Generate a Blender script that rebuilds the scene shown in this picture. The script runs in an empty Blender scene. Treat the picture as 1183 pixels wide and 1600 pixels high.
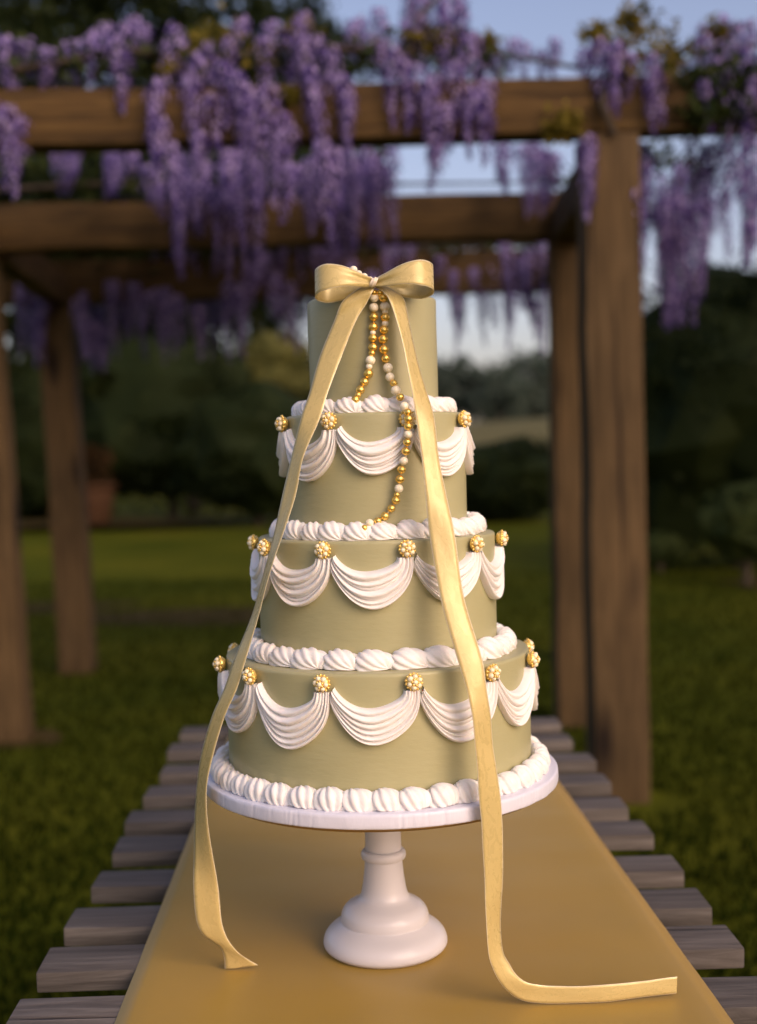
import bpy, bmesh, math, random
import numpy as np
from mathutils import Vector, Matrix, noise

scn = bpy.context.scene
COL = scn.collection
PI = math.pi
R_ = math.radians

# ------------------------------------------------------------------ camera
FPX, CX, CY = 1950.0, 591.5, 800.0            # focal length and centre of the 1183x1600 frame
TILT, ROLL = math.atan(85 / FPX), R_(1.38)
CAM = np.array([0.0, -1.48, 1.42])
cF = np.array([0, math.cos(TILT), -math.sin(TILT)])
cR0 = np.array([1.0, 0, 0]); cU0 = np.array([0, math.sin(TILT), math.cos(TILT)])
cR = cR0 * math.cos(ROLL) - cU0 * math.sin(ROLL)
cU = cU0 * math.cos(ROLL) + cR0 * math.sin(ROLL)
cam_d = bpy.data.cameras.new('camera'); cam = bpy.data.objects.new('camera', cam_d); COL.objects.link(cam)
cam_d.sensor_fit = 'HORIZONTAL'; cam_d.sensor_width = 41.5; cam_d.lens = FPX / 1183 * 41.5
cam_d.clip_start = 0.05; cam_d.clip_end = 3000
cam_d.dof.use_dof = True; cam_d.dof.focus_distance = 1.335; cam_d.dof.aperture_fstop = 4.5
m = Matrix.Identity(4)
for i in range(3):
    m[i][0], m[i][1], m[i][2], m[i][3] = cR[i], cU[i], -cF[i], CAM[i]
cam.matrix_world = m
scn.camera = cam

# ------------------------------------------------------------------ light
SUN_EL, SUN_ROT = R_(30), R_(138)            # low evening sun behind the camera, to its right
w = bpy.data.worlds.new('World'); scn.world = w; w.use_nodes = True
wn = w.node_tree.nodes; wl = w.node_tree.links
bg = wn['Background']; bg.inputs['Strength'].default_value = 0.15
sky = wn.new('ShaderNodeTexSky'); sky.sky_type = 'NISHITA'; sky.sun_disc = False
sky.sun_elevation = SUN_EL; sky.sun_rotation = SUN_ROT
sky.air_density = 1.0; sky.dust_density = 3.0; sky.ozone_density = 2.0
tint = wn.new('ShaderNodeMix'); tint.data_type = 'RGBA'; tint.blend_type = 'MULTIPLY'; tint.inputs['Factor'].default_value = 1.0
tint.inputs['B'].default_value = (1.40, 1.10, 1.05, 1)          # evening lavender over the whole sky
wl.new(sky.outputs[0], tint.inputs['A']); wl.new(tint.outputs['Result'], bg.inputs['Color'])
sun_d = bpy.data.lights.new('sun', 'SUN'); sun = bpy.data.objects.new('sun', sun_d); COL.objects.link(sun)
sun_d.energy = 1.4; sun_d.angle = R_(46); sun_d.color = (1.0, 0.89, 0.73)
sdir = Vector((math.sin(SUN_ROT) * math.cos(SUN_EL), math.cos(SUN_ROT) * math.cos(SUN_EL), math.sin(SUN_EL)))
sun.rotation_euler = sdir.to_track_quat('Z', 'Y').to_euler()
vs = scn.view_settings
vs.view_transform = 'Standard'; vs.look = 'None'; vs.gamma = 1.0; vs.exposure = 0.20
try: vs.use_curve_mapping = False
except Exception: pass
scn.cycles.use_denoising = True
scn.cycles.max_bounces = 8; scn.cycles.transparent_max_bounces = 8

# ------------------------------------------------------------------ helpers
def ray(x, y): return cF + cR * (x - CX) / FPX + cU * (CY - y) / FPX
def at(x, y, wy):
    """world point on the sight line through photo point (x, y) at world depth wy"""
    r = ray(x, y); return CAM + r * ((wy - CAM[1]) / r[1])
def at_z(x, y, z):
    r = ray(x, y); return CAM + r * ((z - CAM[2]) / r[2])
def at_cyl(x, y, rad, cx=0.0):
    r = ray(x, y); ox, oy = CAM[0] - cx, CAM[1]
    a = r[0]**2 + r[1]**2; b = 2 * (ox * r[0] + oy * r[1]); c = ox * ox + oy * oy - rad * rad
    d = b * b - 4 * a * c
    t = (-b - math.sqrt(max(d, 0))) / (2 * a)
    return CAM + r * t

def link(name, me, mat=None, parent=None, loc=None, rot=None):
    o = bpy.data.objects.new(name, me); COL.objects.link(o)
    if mat is not None and me is not None:
        ms = mat if isinstance(mat, (list, tuple)) else [mat]
        if not me.materials:
            for x in ms: me.materials.append(x)
    if parent: o.parent = parent
    if loc is not None: o.location = loc
    if rot is not None: o.rotation_euler = rot
    return o
def empty(name, loc=(0, 0, 0), parent=None):
    o = bpy.data.objects.new(name, None); COL.objects.link(o); o.location = loc
    o.empty_display_size = 0.05
    if parent: o.parent = parent
    return o
def tag(o, label, cat=None, group=None, kind=None):
    o['label'] = label
    if cat: o['category'] = cat
    if group: o['group'] = group
    if kind: o['kind'] = kind
    return o
def smooth(me):
    me.polygons.foreach_set('use_smooth', [True] * len(me.polygons)); return me
def mesh_np(name, V, Fc, k, mi=None, sm=False):
    """V (n,3), Fc (m,k) -> mesh"""
    V = np.asarray(V, dtype=np.float32); Fc = np.asarray(Fc, dtype=np.int32)
    me = bpy.data.meshes.new(name)
    me.vertices.add(len(V)); me.vertices.foreach_set('co', V.ravel())
    me.loops.add(Fc.size); me.loops.foreach_set('vertex_index', Fc.ravel())
    me.polygons.add(len(Fc))
    me.polygons.foreach_set('loop_start', np.arange(0, Fc.size, k, dtype=np.int32))
    me.polygons.foreach_set('loop_total', np.full(len(Fc), k, dtype=np.int32))
    if mi is not None: me.polygons.foreach_set('material_index', np.asarray(mi, dtype=np.int32))
    if sm: me.polygons.foreach_set('use_smooth', np.ones(len(Fc), dtype=bool))
    me.update(); me.validate()
    return me
def grid_mesh(name, P, closed_u=False, uv=None):
    """P (nu,nv,3) point grid -> smooth quad mesh, optional uv (nu,nv,2)"""
    nu, nv = P.shape[:2]
    idx = np.arange(nu * nv).reshape(nu, nv)
    a = idx if closed_u else idx[:-1]
    b = np.roll(idx, -1, 0) if closed_u else idx[1:]
    F = np.stack([a[:, :-1], b[:, :-1], b[:, 1:], a[:, 1:]], -1).reshape(-1, 4)
    me = mesh_np(name, P.reshape(-1, 3), F, 4, sm=True)
    if uv is not None:
        l = me.uv_layers.new(name='UVMap')
        l.data.foreach_set('uv', uv.reshape(-1, 2)[F.ravel()].astype(np.float32).ravel())
    return me
def lathe(name, prof, n=96, wob=0.0, seed=0):
    prof = np.array(prof, float)
    th = np.linspace(0, 2 * PI, n, endpoint=False)
    P = np.zeros((n, len(prof), 3))
    for i, t in enumerate(th):
        for j, (r, z) in enumerate(prof):
            rr = r
            if wob: rr = r + wob * noise.noise(Vector((math.cos(t) * 2 + seed, math.sin(t) * 2, z * 14))) * (r > 0.001)
            P[i, j] = (rr * math.cos(t), rr * math.sin(t), z)
    me = grid_mesh(name, P, closed_u=True)
    bm = bmesh.new(); bm.from_mesh(me); bmesh.ops.remove_doubles(bm, verts=bm.verts, dist=1e-6)
    bmesh.ops.recalc_face_normals(bm, faces=bm.faces); bm.to_mesh(me); bm.free()
    return smooth(me)
def sharpen(me, ang=35):
    try: me.set_sharp_from_angle(angle=R_(ang))
    except Exception: pass
    return me
def rough_box(name, sx, sy, sz, bev=0.008, cuts=(1, 1, 1), amp=0.0, seed=0, base=False, freq=3.0):
    """a timber: box centred on the origin (or standing on it), bevelled, a little uneven"""
    bm = bmesh.new(); bmesh.ops.create_cube(bm, size=1.0)
    for v in bm.verts: v.co = Vector((v.co.x * sx, v.co.y * sy, v.co.z * sz))
    if bev: bmesh.ops.bevel(bm, geom=list(bm.edges), offset=bev, segments=2, profile=0.6, affect='EDGES')
    for ax in range(3):
        for c in range(1, cuts[ax]):
            no = Vector((0, 0, 0)); no[ax] = 1
            co = Vector((0, 0, 0)); co[ax] = (c / cuts[ax] - 0.5) * (sx, sy, sz)[ax]
            bmesh.ops.bisect_plane(bm, geom=list(bm.verts) + list(bm.edges) + list(bm.faces), plane_co=co, plane_no=no)
    if amp:
        for v in bm.verts:
            n = noise.noise_vector(v.co * freq + Vector((seed * 3.7, seed, -seed)))
            v.co += n * amp
    if base:
        for v in bm.verts: v.co.z += sz / 2
    me = bpy.data.meshes.new(name); bm.to_mesh(me); bm.free()
    smooth(me); sharpen(me, 40); return me
def tube(pts, rads, n=8):
    pts = [Vector(p) for p in pts]; V = []; F = []
    prev = None
    for i, p in enumerate(pts):
        d = (pts[min(i + 1, len(pts) - 1)] - pts[max(i - 1, 0)]).normalized()
        a = d.orthogonal().normalized() if prev is None else (prev - d * prev.dot(d)).normalized()
        prev = a; b = d.cross(a)
        for k in range(n):
            t = 2 * PI * k / n
            V.append(p + (a * math.cos(t) + b * math.sin(t)) * rads[i])
    for i in range(len(pts) - 1):
        for k in range(n):
            F.append((i * n + k, i * n + (k + 1) % n, (i + 1) * n + (k + 1) % n, (i + 1) * n + k))
    return [tuple(v) for v in V], F
def tubes_mesh(name, lst, n=8):
    V = []; F = []
    for pts, rads in lst:
        v, f = tube(pts, rads, n); o = len(V); V += v; F += [tuple(x + o for x in q) for q in f]
    return mesh_np(name, V, F, 4, sm=True)

# ------------------------------------------------------------------ materials
def mat(name, base=(0.5, 0.5, 0.5), rough=0.5, metal=0.0, spec=0.5):
    mt = bpy.data.materials.new(name); mt.use_nodes = True
    b = mt.node_tree.nodes['Principled BSDF']
    b.inputs['Base Color'].default_value = (*base, 1); b.inputs['Roughness'].default_value = rough
    b.inputs['Metallic'].default_value = metal; b.inputs['Specular IOR Level'].default_value = spec
    return mt, mt.node_tree.nodes, mt.node_tree.links, b
def coords(N, L, kind='Object', scale=(1, 1, 1)):
    t = N.new('ShaderNodeTexCoord'); mp = N.new('ShaderNodeMapping'); mp.inputs['Scale'].default_value = scale
    L.new(t.outputs[kind], mp.inputs['Vector']); return mp.outputs[0]
def tex_noise(N, L, vec, scale, detail=4, rough=0.55, dist=0.0):
    n = N.new('ShaderNodeTexNoise'); n.inputs['Scale'].default_value = scale; n.inputs['Detail'].default_value = detail
    n.inputs['Roughness'].default_value = rough; n.inputs['Distortion'].default_value = dist
    L.new(vec, n.inputs['Vector']); return n.outputs['Fac']
def ramp(N, L, fac, stops):
    r = N.new('ShaderNodeValToRGB'); e = r.color_ramp.elements
    while len(e) < len(stops): e.new(0.5)
    for k, (p, c) in enumerate(stops):
        e[k].position = p; e[k].color = (*c, 1) if len(c) == 3 else c
    L.new(fac, r.inputs['Fac']); return r.outputs['Color']
def bump(N, L, b, h, strength, dist):
    n = N.new('ShaderNodeBump'); n.inputs['Strength'].default_value = strength; n.inputs['Distance'].default_value = dist
    L.new(h, n.inputs['Height']); L.new(n.outputs[0], b.inputs['Normal']); return n
def math_n(N, L, op, a, bv):
    n = N.new('ShaderNodeMath'); n.operation = op
    for k, x in enumerate((a, bv)):
        if isinstance(x, (int, float)): n.inputs[k].default_value = x
        else: L.new(x, n.inputs[k])
    return n.outputs[0]

M = {}
# olive buttercream
M['olive'], N, L, b = mat('olive_buttercream', rough=0.42, spec=0.45)
v = coords(N, L)
L.new(ramp(N, L, tex_noise(N, L, v, 9, 5), [(0.3, (0.365, 0.343, 0.180)), (0.7, (0.410, 0.386, 0.208))]), b.inputs['Base Color'])
b.inputs['Subsurface Weight'].default_value = 0.12; b.inputs['Subsurface Radius'].default_value = (0.012, 0.008, 0.004); b.inputs['Subsurface Scale'].default_value = 0.3
vv = N.new('ShaderNodeTexVoronoi'); vv.inputs['Scale'].default_value = 75; L.new(v, vv.inputs['Vector'])
pit = ramp(N, L, vv.outputs['Distance'], [(0.03, (0, 0, 0)), (0.075, (1, 1, 1))])
hh = math_n(N, L, 'ADD', math_n(N, L, 'MULTIPLY', pit, 0.25), tex_noise(N, L, coords(N, L, scale=(1, 1, 3.5)), 60, 5))
bump(N, L, b, hh, 0.22, 0.0015)
# white buttercream
M['cream'], N, L, b = mat('white_buttercream', base=(0.83, 0.80, 0.765), rough=0.48, spec=0.4)
b.inputs['Subsurface Weight'].default_value = 0.25; b.inputs['Subsurface Radius'].default_value = (0.01, 0.007, 0.005); b.inputs['Subsurface Scale'].default_value = 0.25
bump(N, L, b, tex_noise(N, L, coords(N, L), 260, 4), 0.25, 0.0008)
# beads
M['gold'], N, L, b = mat('gold_luster', base=(0.97, 0.68, 0.20), rough=0.27, metal=0.7)
b.inputs['Roughness'].default_value = 0.24
bump(N, L, b, tex_noise(N, L, coords(N, L), 500, 3), 0.12, 0.0006)
M['pearl'], N, L, b = mat('ivory_pearl', rough=0.3)
L.new(ramp(N, L, tex_noise(N, L, coords(N, L), 380, 4, 0.6, 1.2), [(0.3, (0.74, 0.52, 0.18)), (0.40, (0.88, 0.77, 0.50)), (0.6, (0.93, 0.85, 0.62))]), b.inputs['Base Color'])
b.inputs['Coat Weight'].default_value = 0.4; b.inputs['Coat Roughness'].default_value = 0.15
M['pearl_bead'], N, L, b = mat('ivory_gilt_bead', rough=0.3)
L.new(ramp(N, L, tex_noise(N, L, coords(N, L), 2.6, 4, 0.6, 1.5), [(0.33, (0.70, 0.47, 0.14)), (0.42, (0.90, 0.80, 0.56)), (0.6, (0.93, 0.86, 0.68))]), b.inputs['Base Color'])
b.inputs['Coat Weight'].default_value = 0.4; b.inputs['Coat Roughness'].default_value = 0.15
M['gold_bead'], N, L, b = mat('gold_bead', base=(0.98, 0.66, 0.17), rough=0.25, metal=0.9)
bump(N, L, b, tex_noise(N, L, coords(N, L), 4, 3), 0.15, 0.05)
# satin ribbon: uv.x across, uv.y along (metres)
def satin(name, base, edge, rough):
    mt, N, L, b = mat(name, rough=rough, spec=0.5)
    uv = N.new('ShaderNodeUVMap'); sp = N.new('ShaderNodeSeparateXYZ'); L.new(uv.outputs[0], sp.inputs[0])
    d = math_n(N, L, 'ABSOLUTE', math_n(N, L, 'SUBTRACT', sp.outputs[0], 0.5), 0)
    ed = ramp(N, L, d, [(0.455, (0, 0, 0)), (0.472, (1, 1, 1))])
    mx = N.new('ShaderNodeMix'); mx.data_type = 'RGBA'
    mp = N.new('ShaderNodeMapping'); mp.inputs['Scale'].default_value = (2, 260, 1); L.new(uv.outputs[0], mp.inputs[0])
    wv = tex_noise(N, L, mp.outputs[0], 3, 3)
    c = ramp(N, L, wv, [(0.3, tuple(x * 0.93 for x in base)), (0.7, base)])
    L.new(ed, mx.inputs['Factor']); L.new(c, mx.inputs['A']); mx.inputs['B'].default_value = (*edge, 1)
    L.new(mx.outputs['Result'], b.inputs['Base Color'])
    b.inputs['Metallic'].default_value = 0.10
    b.inputs['Anisotropic'].default_value = 0.5
    b.inputs['Sheen Weight'].default_value = 0.08; b.inputs['Sheen Roughness'].default_value = 0.4
    mp4 = N.new('ShaderNodeMapping'); mp4.inputs['Scale'].default_value = (1.3, 26, 1); L.new(uv.outputs[0], mp4.inputs[0])
    cr = tex_noise(N, L, mp4.outputs[0], 2.2, 4, 0.6, 0.8)
    mp5 = N.new('ShaderNodeMapping'); mp5.inputs['Scale'].default_value = (60, 9, 1); L.new(uv.outputs[0], mp5.inputs[0])
    th = tex_noise(N, L, mp5.outputs[0], 2.0, 2)
    hsum = math_n(N, L, 'ADD', math_n(N, L, 'MULTIPLY', cr, 2.2), math_n(N, L, 'ADD', math_n(N, L, 'MULTIPLY', wv, 0.25), math_n(N, L, 'MULTIPLY', th, 0.25)))
    bump(N, L, b, hsum, 0.16, 0.0009)
    L.new(ramp(N, L, cr, [(0.3, (rough - .08,) * 3), (0.7, (rough + .14,) * 3)]), b.inputs['Roughness'])
    tr = N.new('ShaderNodeBsdfTranslucent'); tr.inputs['Color'].default_value = (*[x * 0.9 for x in base], 1)
    ms = N.new('ShaderNodeMixShader'); ms.inputs[0].default_value = 0.22
    L.new(b.outputs[0], ms.inputs[1]); L.new(tr.outputs[0], ms.inputs[2]); L.new(ms.outputs[0], N['Material Output'].inputs['Surface'])
    return mt
M['satin'] = satin('gold_satin_ribbon', (0.72, 0.575, 0.235), (0.88, 0.78, 0.52), 0.27)
M['knot'] = mat('pale_knot', base=(0.78, 0.66, 0.5), rough=0.35)[0]
# runner
M['runner'], N, L, b = mat('gold_runner_cloth', rough=0.42)
v = coords(N, L)
L.new(ramp(N, L, tex_noise(N, L, v, 4, 3), [(0.3, (0.345, 0.212, 0.028)), (0.7, (0.375, 0.232, 0.034))]), b.inputs['Base Color'])
b.inputs['Sheen Weight'].default_value = 0.3; b.inputs['Sheen Roughness'].default_value = 0.3; b.inputs['Sheen Tint'].default_value = (1, .85, .55, 1)
bump(N, L, b, tex_noise(N, L, coords(N, L, scale=(1, 1.4, 1)), 700, 2), 0.25, 0.0006)
# board, stand
M['board'], N, L, b = mat('white_board_paper', base=(0.66, 0.665, 0.75), rough=0.42)
bump(N, L, b, tex_noise(N, L, coords(N, L, scale=(1, 1, 0.35)), 55, 4, 0.6, 0.6), 0.35, 0.002)
M['porcelain'], N, L, b = mat('milk_glass', base=(0.62, 0.60, 0.61), rough=0.28)
bump(N, L, b, tex_noise(N, L, coords(N, L), 12, 3), 0.06, 0.004)
M['gold_rim'] = mat('dull_gilt_rim', base=(0.40, 0.27, 0.12), rough=0.35, metal=0.8)[0]
# timber
def wood(name, axis, c0, c1, c2, rough=0.8, ring=9.0, knots=True, dirt=None):
    mt, N, L, b = mat(name, rough=rough, spec=0.25)
    s = [1.0, 1.0, 1.0]; s[axis] = 0.07
    oi = N.new('ShaderNodeObjectInfo')
    tc = N.new('ShaderNodeTexCoord'); ad = N.new('ShaderNodeVectorMath'); ad.operation = 'ADD'
    sc = N.new('ShaderNodeVectorMath'); sc.operation = 'SCALE'; cmb = N.new('ShaderNodeCombineXYZ')
    for k in range(3): L.new(oi.outputs['Random'], cmb.inputs[k])
    L.new(cmb.outputs[0], sc.inputs[0]); sc.inputs['Scale'].default_value = 17
    L.new(tc.outputs['Object'], ad.inputs[0]); L.new(sc.outputs[0], ad.inputs[1])
    mp = N.new('ShaderNodeMapping'); mp.inputs['Scale'].default_value = s; L.new(ad.outputs[0], mp.inputs[0])
    g = tex_noise(N, L, mp.outputs[0], ring * 3.5, 8, 0.62, 1.1)
    col = ramp(N, L, g, [(0.28, c0), (0.5, c1), (0.72, c2)])
    if knots:
        s2 = [1.0, 1.0, 1.0]; s2[axis] = 0.33
        mp2 = N.new('ShaderNodeMapping'); mp2.inputs['Scale'].default_value = s2; L.new(ad.outputs[0], mp2.inputs[0])
        vo = N.new('ShaderNodeTexVoronoi'); vo.inputs['Scale'].default_value = 3.6; L.new(mp2.outputs[0], vo.inputs['Vector'])
        kn = ramp(N, L, vo.outputs['Distance'], [(0.10, (0.14, 0.11, 0.10)), (0.24, (1, 1, 1))])
        mx = N.new('ShaderNodeMix'); mx.data_type = 'RGBA'; mx.blend_type = 'MULTIPLY'; mx.inputs['Factor'].default_value = 1
        L.new(col, mx.inputs['A']); L.new(kn, mx.inputs['B']); col = mx.outputs['Result']
    big = ramp(N, L, tex_noise(N, L, ad.outputs[0], 1.3, 3), [(0.3, (0.72, 0.72, 0.72)), (0.7, (1.15, 1.12, 1.1))])
    mx = N.new('ShaderNodeMix'); mx.data_type = 'RGBA'; mx.blend_type = 'MULTIPLY'; mx.inputs['Factor'].default_value = 1
    L.new(col, mx.inputs['A']); L.new(big, mx.inputs['B'])
    s3 = [1.0, 1.0, 1.0]; s3[axis] = 0.035
    mp3 = N.new('ShaderNodeMapping'); mp3.inputs['Scale'].default_value = s3; L.new(ad.outputs[0], mp3.inputs[0])
    ck = ramp(N, L, tex_noise(N, L, mp3.outputs[0], ring * 2.2, 3, 0.5, 0.6), [(0.30, (0.25, 0.22, 0.2)), (0.36, (1, 1, 1))])
    m3 = N.new('ShaderNodeMix'); m3.data_type = 'RGBA'; m3.blend_type = 'MULTIPLY'; m3.inputs['Factor'].default_value = 1
    L.new(mx.outputs['Result'], m3.inputs['A']); L.new(ck, m3.inputs['B'])
    L.new(m3.outputs['Result'], b.inputs['Base Color'])
    bump(N, L, b, math_n(N, L, 'ADD', g, ck), 0.7, 0.004)
    return mt
M['beam'] = wood('brown_beam_timber', 0, (0.028, 0.016, 0.005), (0.076, 0.043, 0.012), (0.135, 0.080, 0.024))
M['side'] = wood('brown_side_timber', 1, (0.045, 0.025, 0.012), (0.085, 0.05, 0.023), (0.12, 0.075, 0.036))
M['post'] = wood('brown_post_timber', 2, (0.048, 0.030, 0.012), (0.092, 0.058, 0.023), (0.138, 0.090, 0.040))
M['slat'] = wood('weathered_slat', 0, (0.058, 0.050, 0.043), (0.108, 0.095, 0.084), (0.172, 0.155, 0.138), rough=0.7, ring=16, knots=False)
# ground
M['grass'], N, L, b = mat('lawn', rough=0.95, spec=0.03)
v = coords(N, L)
g1 = ramp(N, L, tex_noise(N, L, v, 0.35, 4), [(0.35, (0.055, 0.070, 0.005)), (0.6, (0.11, 0.112, 0.009)), (0.8, (0.13, 0.10, 0.016))])
g2 = ramp(N, L, tex_noise(N, L, v, 14, 6), [(0.3, (0.65, 0.65, 0.6)), (0.7, (1.25, 1.25, 1.2))])
mx = N.new('ShaderNodeMix'); mx.data_type = 'RGBA'; mx.blend_type = 'MULTIPLY'; mx.inputs['Factor'].default_value = 1
L.new(g1, mx.inputs['A']); L.new(g2, mx.inputs['B']); L.new(mx.outputs['Result'], b.inputs['Base Color'])
bump(N, L, b, tex_noise(N, L, v, 40, 4), 0.8, 0.02)
M['dirt'], N, L, b = mat('bare_soil', rough=0.95, spec=0.1)
L.new(ramp(N, L, tex_noise(N, L, coords(N, L), 9, 5), [(0.3, (0.050, 0.036, 0.008)), (0.7, (0.074, 0.050, 0.014))]), b.inputs['Base Color'])
M['meadow'] = mat('dry_meadow', base=(0.10, 0.092, 0.04), rough=0.95, spec=0.1)[0]
# leaves and petals
def leafy(name, c0, c1, trans=0.25, scale=1.2, rough=0.7, spec=0.12):
    mt, N, L, b = mat(name, rough=rough, spec=spec)
    geo = N.new('ShaderNodeNewGeometry')
    n1 = tex_noise(N, L, coords(N, L), scale, 3)
    f = math_n(N, L, 'ADD', math_n(N, L, 'MULTIPLY', geo.outputs['Random Per Island'], 0.5), math_n(N, L, 'MULTIPLY', n1, 0.5))
    c = ramp(N, L, f, [(0.3, c0), (0.7, c1)])
    L.new(c, b.inputs['Base Color'])
    tr = N.new('ShaderNodeBsdfTranslucent'); L.new(c, tr.inputs['Color'])
    ms = N.new('ShaderNodeMixShader'); ms.inputs[0].default_value = trans
    L.new(b.outputs[0], ms.inputs[1]); L.new(tr.outputs[0], ms.inputs[2]); L.new(ms.outputs[0], N['Material Output'].inputs['Surface'])
    return mt
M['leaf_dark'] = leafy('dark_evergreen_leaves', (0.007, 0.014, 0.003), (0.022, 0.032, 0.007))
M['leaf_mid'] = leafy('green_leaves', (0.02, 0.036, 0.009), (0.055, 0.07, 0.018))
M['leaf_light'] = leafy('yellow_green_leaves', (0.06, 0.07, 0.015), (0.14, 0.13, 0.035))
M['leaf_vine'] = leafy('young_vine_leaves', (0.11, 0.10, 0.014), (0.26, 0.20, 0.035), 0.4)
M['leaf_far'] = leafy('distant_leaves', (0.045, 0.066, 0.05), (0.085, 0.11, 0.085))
M['leaf_rust'] = leafy('rusty_leaves', (0.03, 0.02, 0.007), (0.07, 0.035, 0.012))
M['blade'] = leafy('grass_blades', (0.007, 0.016, 0.0013), (0.024, 0.030, 0.0025), 0.2, 0.6, 0.9, 0.03)
M['petal_pale'] = leafy('pale_lilac_petals', (0.25, 0.18, 0.47), (0.50, 0.40, 0.69), 0.3, 5)
M['petal_deep'] = leafy('violet_petals', (0.030, 0.017, 0.11), (0.095, 0.055, 0.25), 0.3, 5)
M['bark'], N, L, b = mat('grey_brown_bark', rough=0.9, spec=0.2)
L.new(ramp(N, L, tex_noise(N, L, coords(N, L, scale=(1, 1, 0.25)), 14, 6), [(0.3, (0.03, 0.022, 0.014)), (0.7, (0.09, 0.07, 0.05))]), b.inputs['Base Color'])
M['terracotta'] = mat('terracotta', base=(0.060, 0.028, 0.012), rough=0.9, spec=0.2)[0]
M['thread'] = mat('ivory_thread', base=(0.6, 0.5, 0.3), rough=0.7)[0]

# ================================================================== SETTING
gr = np.random.default_rng(5)
G = 60
xs = np.concatenate([np.linspace(-900, -40, 10), np.linspace(-36, 36, 60), np.linspace(40, 900, 10)])
ys = np.concatenate([np.linspace(-300, -12, 6), np.linspace(-10, 45, 60), np.linspace(50, 1500, 14)])
P = np.zeros((len(xs), len(ys), 3))
for i, x in enumerate(xs):
    for j, y in enumerate(ys):
        near = max(0, min(1, (math.hypot(x, y - 4) - 12) / 20))
        P[i, j] = (x, y, noise.noise(Vector((x * 0.12, y * 0.12, 0))) * 0.12 * near)
gm = grid_mesh('lawn', P)
lawn = link('lawn', gm, M['grass']); lawn['kind'] = 'structure'

def patch(name, cx, cy, rx, ry, mt, seed, z=0.006):
    n = 48; V = [(cx, cy, z)]; F = []
    for k in range(n):
        t = 2 * PI * k / n
        f = 1 + 0.35 * noise.noise(Vector((math.cos(t) * 1.5 + seed, math.sin(t) * 1.5, seed))) + 0.12 * noise.noise(Vector((math.cos(t) * 6, math.sin(t) * 6, seed)))
        V.append((cx + rx * f * math.cos(t), cy + ry * f * math.sin(t), z))
    for k in range(n): F.append((0, 1 + k, 1 + (k + 1) % n))
    o = link(name, mesh_np(name, V, F, 3), mt); o['kind'] = 'structure'; return o
patch('soil_path', -1.75, 10.0, 1.15, 0.62, M['dirt'], 3.3)
patch('soil_path', -3.3, 10.9, 0.8, 0.5, M['dirt'], 5.7)
patch('soil_path', 5.2, 11.6, 1.6, 0.9, M['dirt'], 8.1)
patch('soil_path', -1.9, 4.95, 0.26, 0.2, M['dirt'], 1.1)
patch('soil_path', -7.0, 26.0, 5.0, 1.3, M['dirt'], 6.1, 0.16)
# a low hill with a dry meadow far behind
hc = at(800, 700, 150)
P = np.zeros((40, 20, 3))
for i in range(40):
    for j in range(20):
        th = 2 * PI * i / 40; q = j / 19
        hgt = 5.6 * (0.5 + 0.5 * math.cos(PI * q)) + noise.noise(Vector((math.cos(th) * q * 3, math.sin(th) * q * 3, 0))) * 0.8 * (1 - q)
        P[i, j] = (hc[0] + 75 * q * math.cos(th), 150 + 55 * q * math.sin(th), hgt - .4 * q)
hill = link('hill', grid_mesh('hill', P, closed_u=True), M['meadow']); hill['kind'] = 'structure'

# grass blades where the lawn is near enough to show them
nb = 120000
d = 1.2 + (gr.random(nb) ** 1.9) * 12.5
x = (gr.random(nb) - 0.5) * 2 * (1.6 + 0.48 * (d + 1.48))
keep = np.ones(nb, bool)
for (cx, cy, rx, ry) in ((5.2, 11.6, 1.5, .8), (-1.9, 4.95, .24, .18), (1, 3.5, .22, .18)):
    keep &= ((x - cx) / rx) ** 2 + ((d - cy) / ry) ** 2 > 1
x, d = x[keep], d[keep]; nb = len(x)
h = 0.022 + 0.03 * gr.random(nb); wd = 0.0035 + 0.004 * gr.random(nb); a = gr.random(nb) * 2 * PI
lean = (gr.random((nb, 2)) - 0.5) * 0.05
V = np.zeros((nb, 3, 3))
V[:, 0] = np.stack([x - np.cos(a) * wd, d - np.sin(a) * wd, np.zeros(nb)], 1)
V[:, 1] = np.stack([x + np.cos(a) * wd, d + np.sin(a) * wd, np.zeros(nb)], 1)
V[:, 2] = np.stack([x + lean[:, 0], d + lean[:, 1], h], 1)
o = link('grass', mesh_np('grass', V.reshape(-1, 3), np.arange(nb * 3).reshape(-1, 3), 3), M['blade'])
tag(o, 'short green grass blades of the lawn around the pergola', 'grass', kind='stuff')

# ------------------------------------------------------------------ foliage
def leaf_quads(C, size, rng, flat=0.0, jit=0.35):
    n = len(C)
    a = rng.normal(size=(n, 3)); a[:, 2] *= (1 - flat); a /= np.linalg.norm(a, axis=1)[:, None]
    b = rng.normal(size=(n, 3)); b -= a * (a * b).sum(1)[:, None]; b /= np.linalg.norm(b, axis=1)[:, None]
    s = size * (1 + jit * (rng.random(n) * 2 - 1))
    a *= s[:, None]; b *= (s * 0.45)[:, None]
    V = np.stack([C - a * 0.5, C + b * 0.5, C + a * 0.5, C - b * 0.5], 1)
    return V.reshape(-1, 3)
def quads(n): return np.arange(n * 4).reshape(-1, 4)
def crown_points(rng, n, rad, clumps, clump_r, hollow=0.45):
    c = rng.normal(size=(clumps, 3)); c /= np.linalg.norm(c, axis=1)[:, None]
    c *= (hollow + (1 - hollow) * rng.random(clumps) ** 0.6)[:, None]
    c *= np.array(rad) * (1 - clump_r)
    k = rng.integers(0, clumps, n)
    q = rng.normal(size=(n, 3)); q /= np.linalg.norm(q, axis=1)[:, None]
    rr = clump_r * (0.55 + 0.75 * rng.random(clumps))
    q *= (rr[k] * rng.random(n) ** 0.5)[:, None] * np.array(rad)
    return c[k] + q, c
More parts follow.
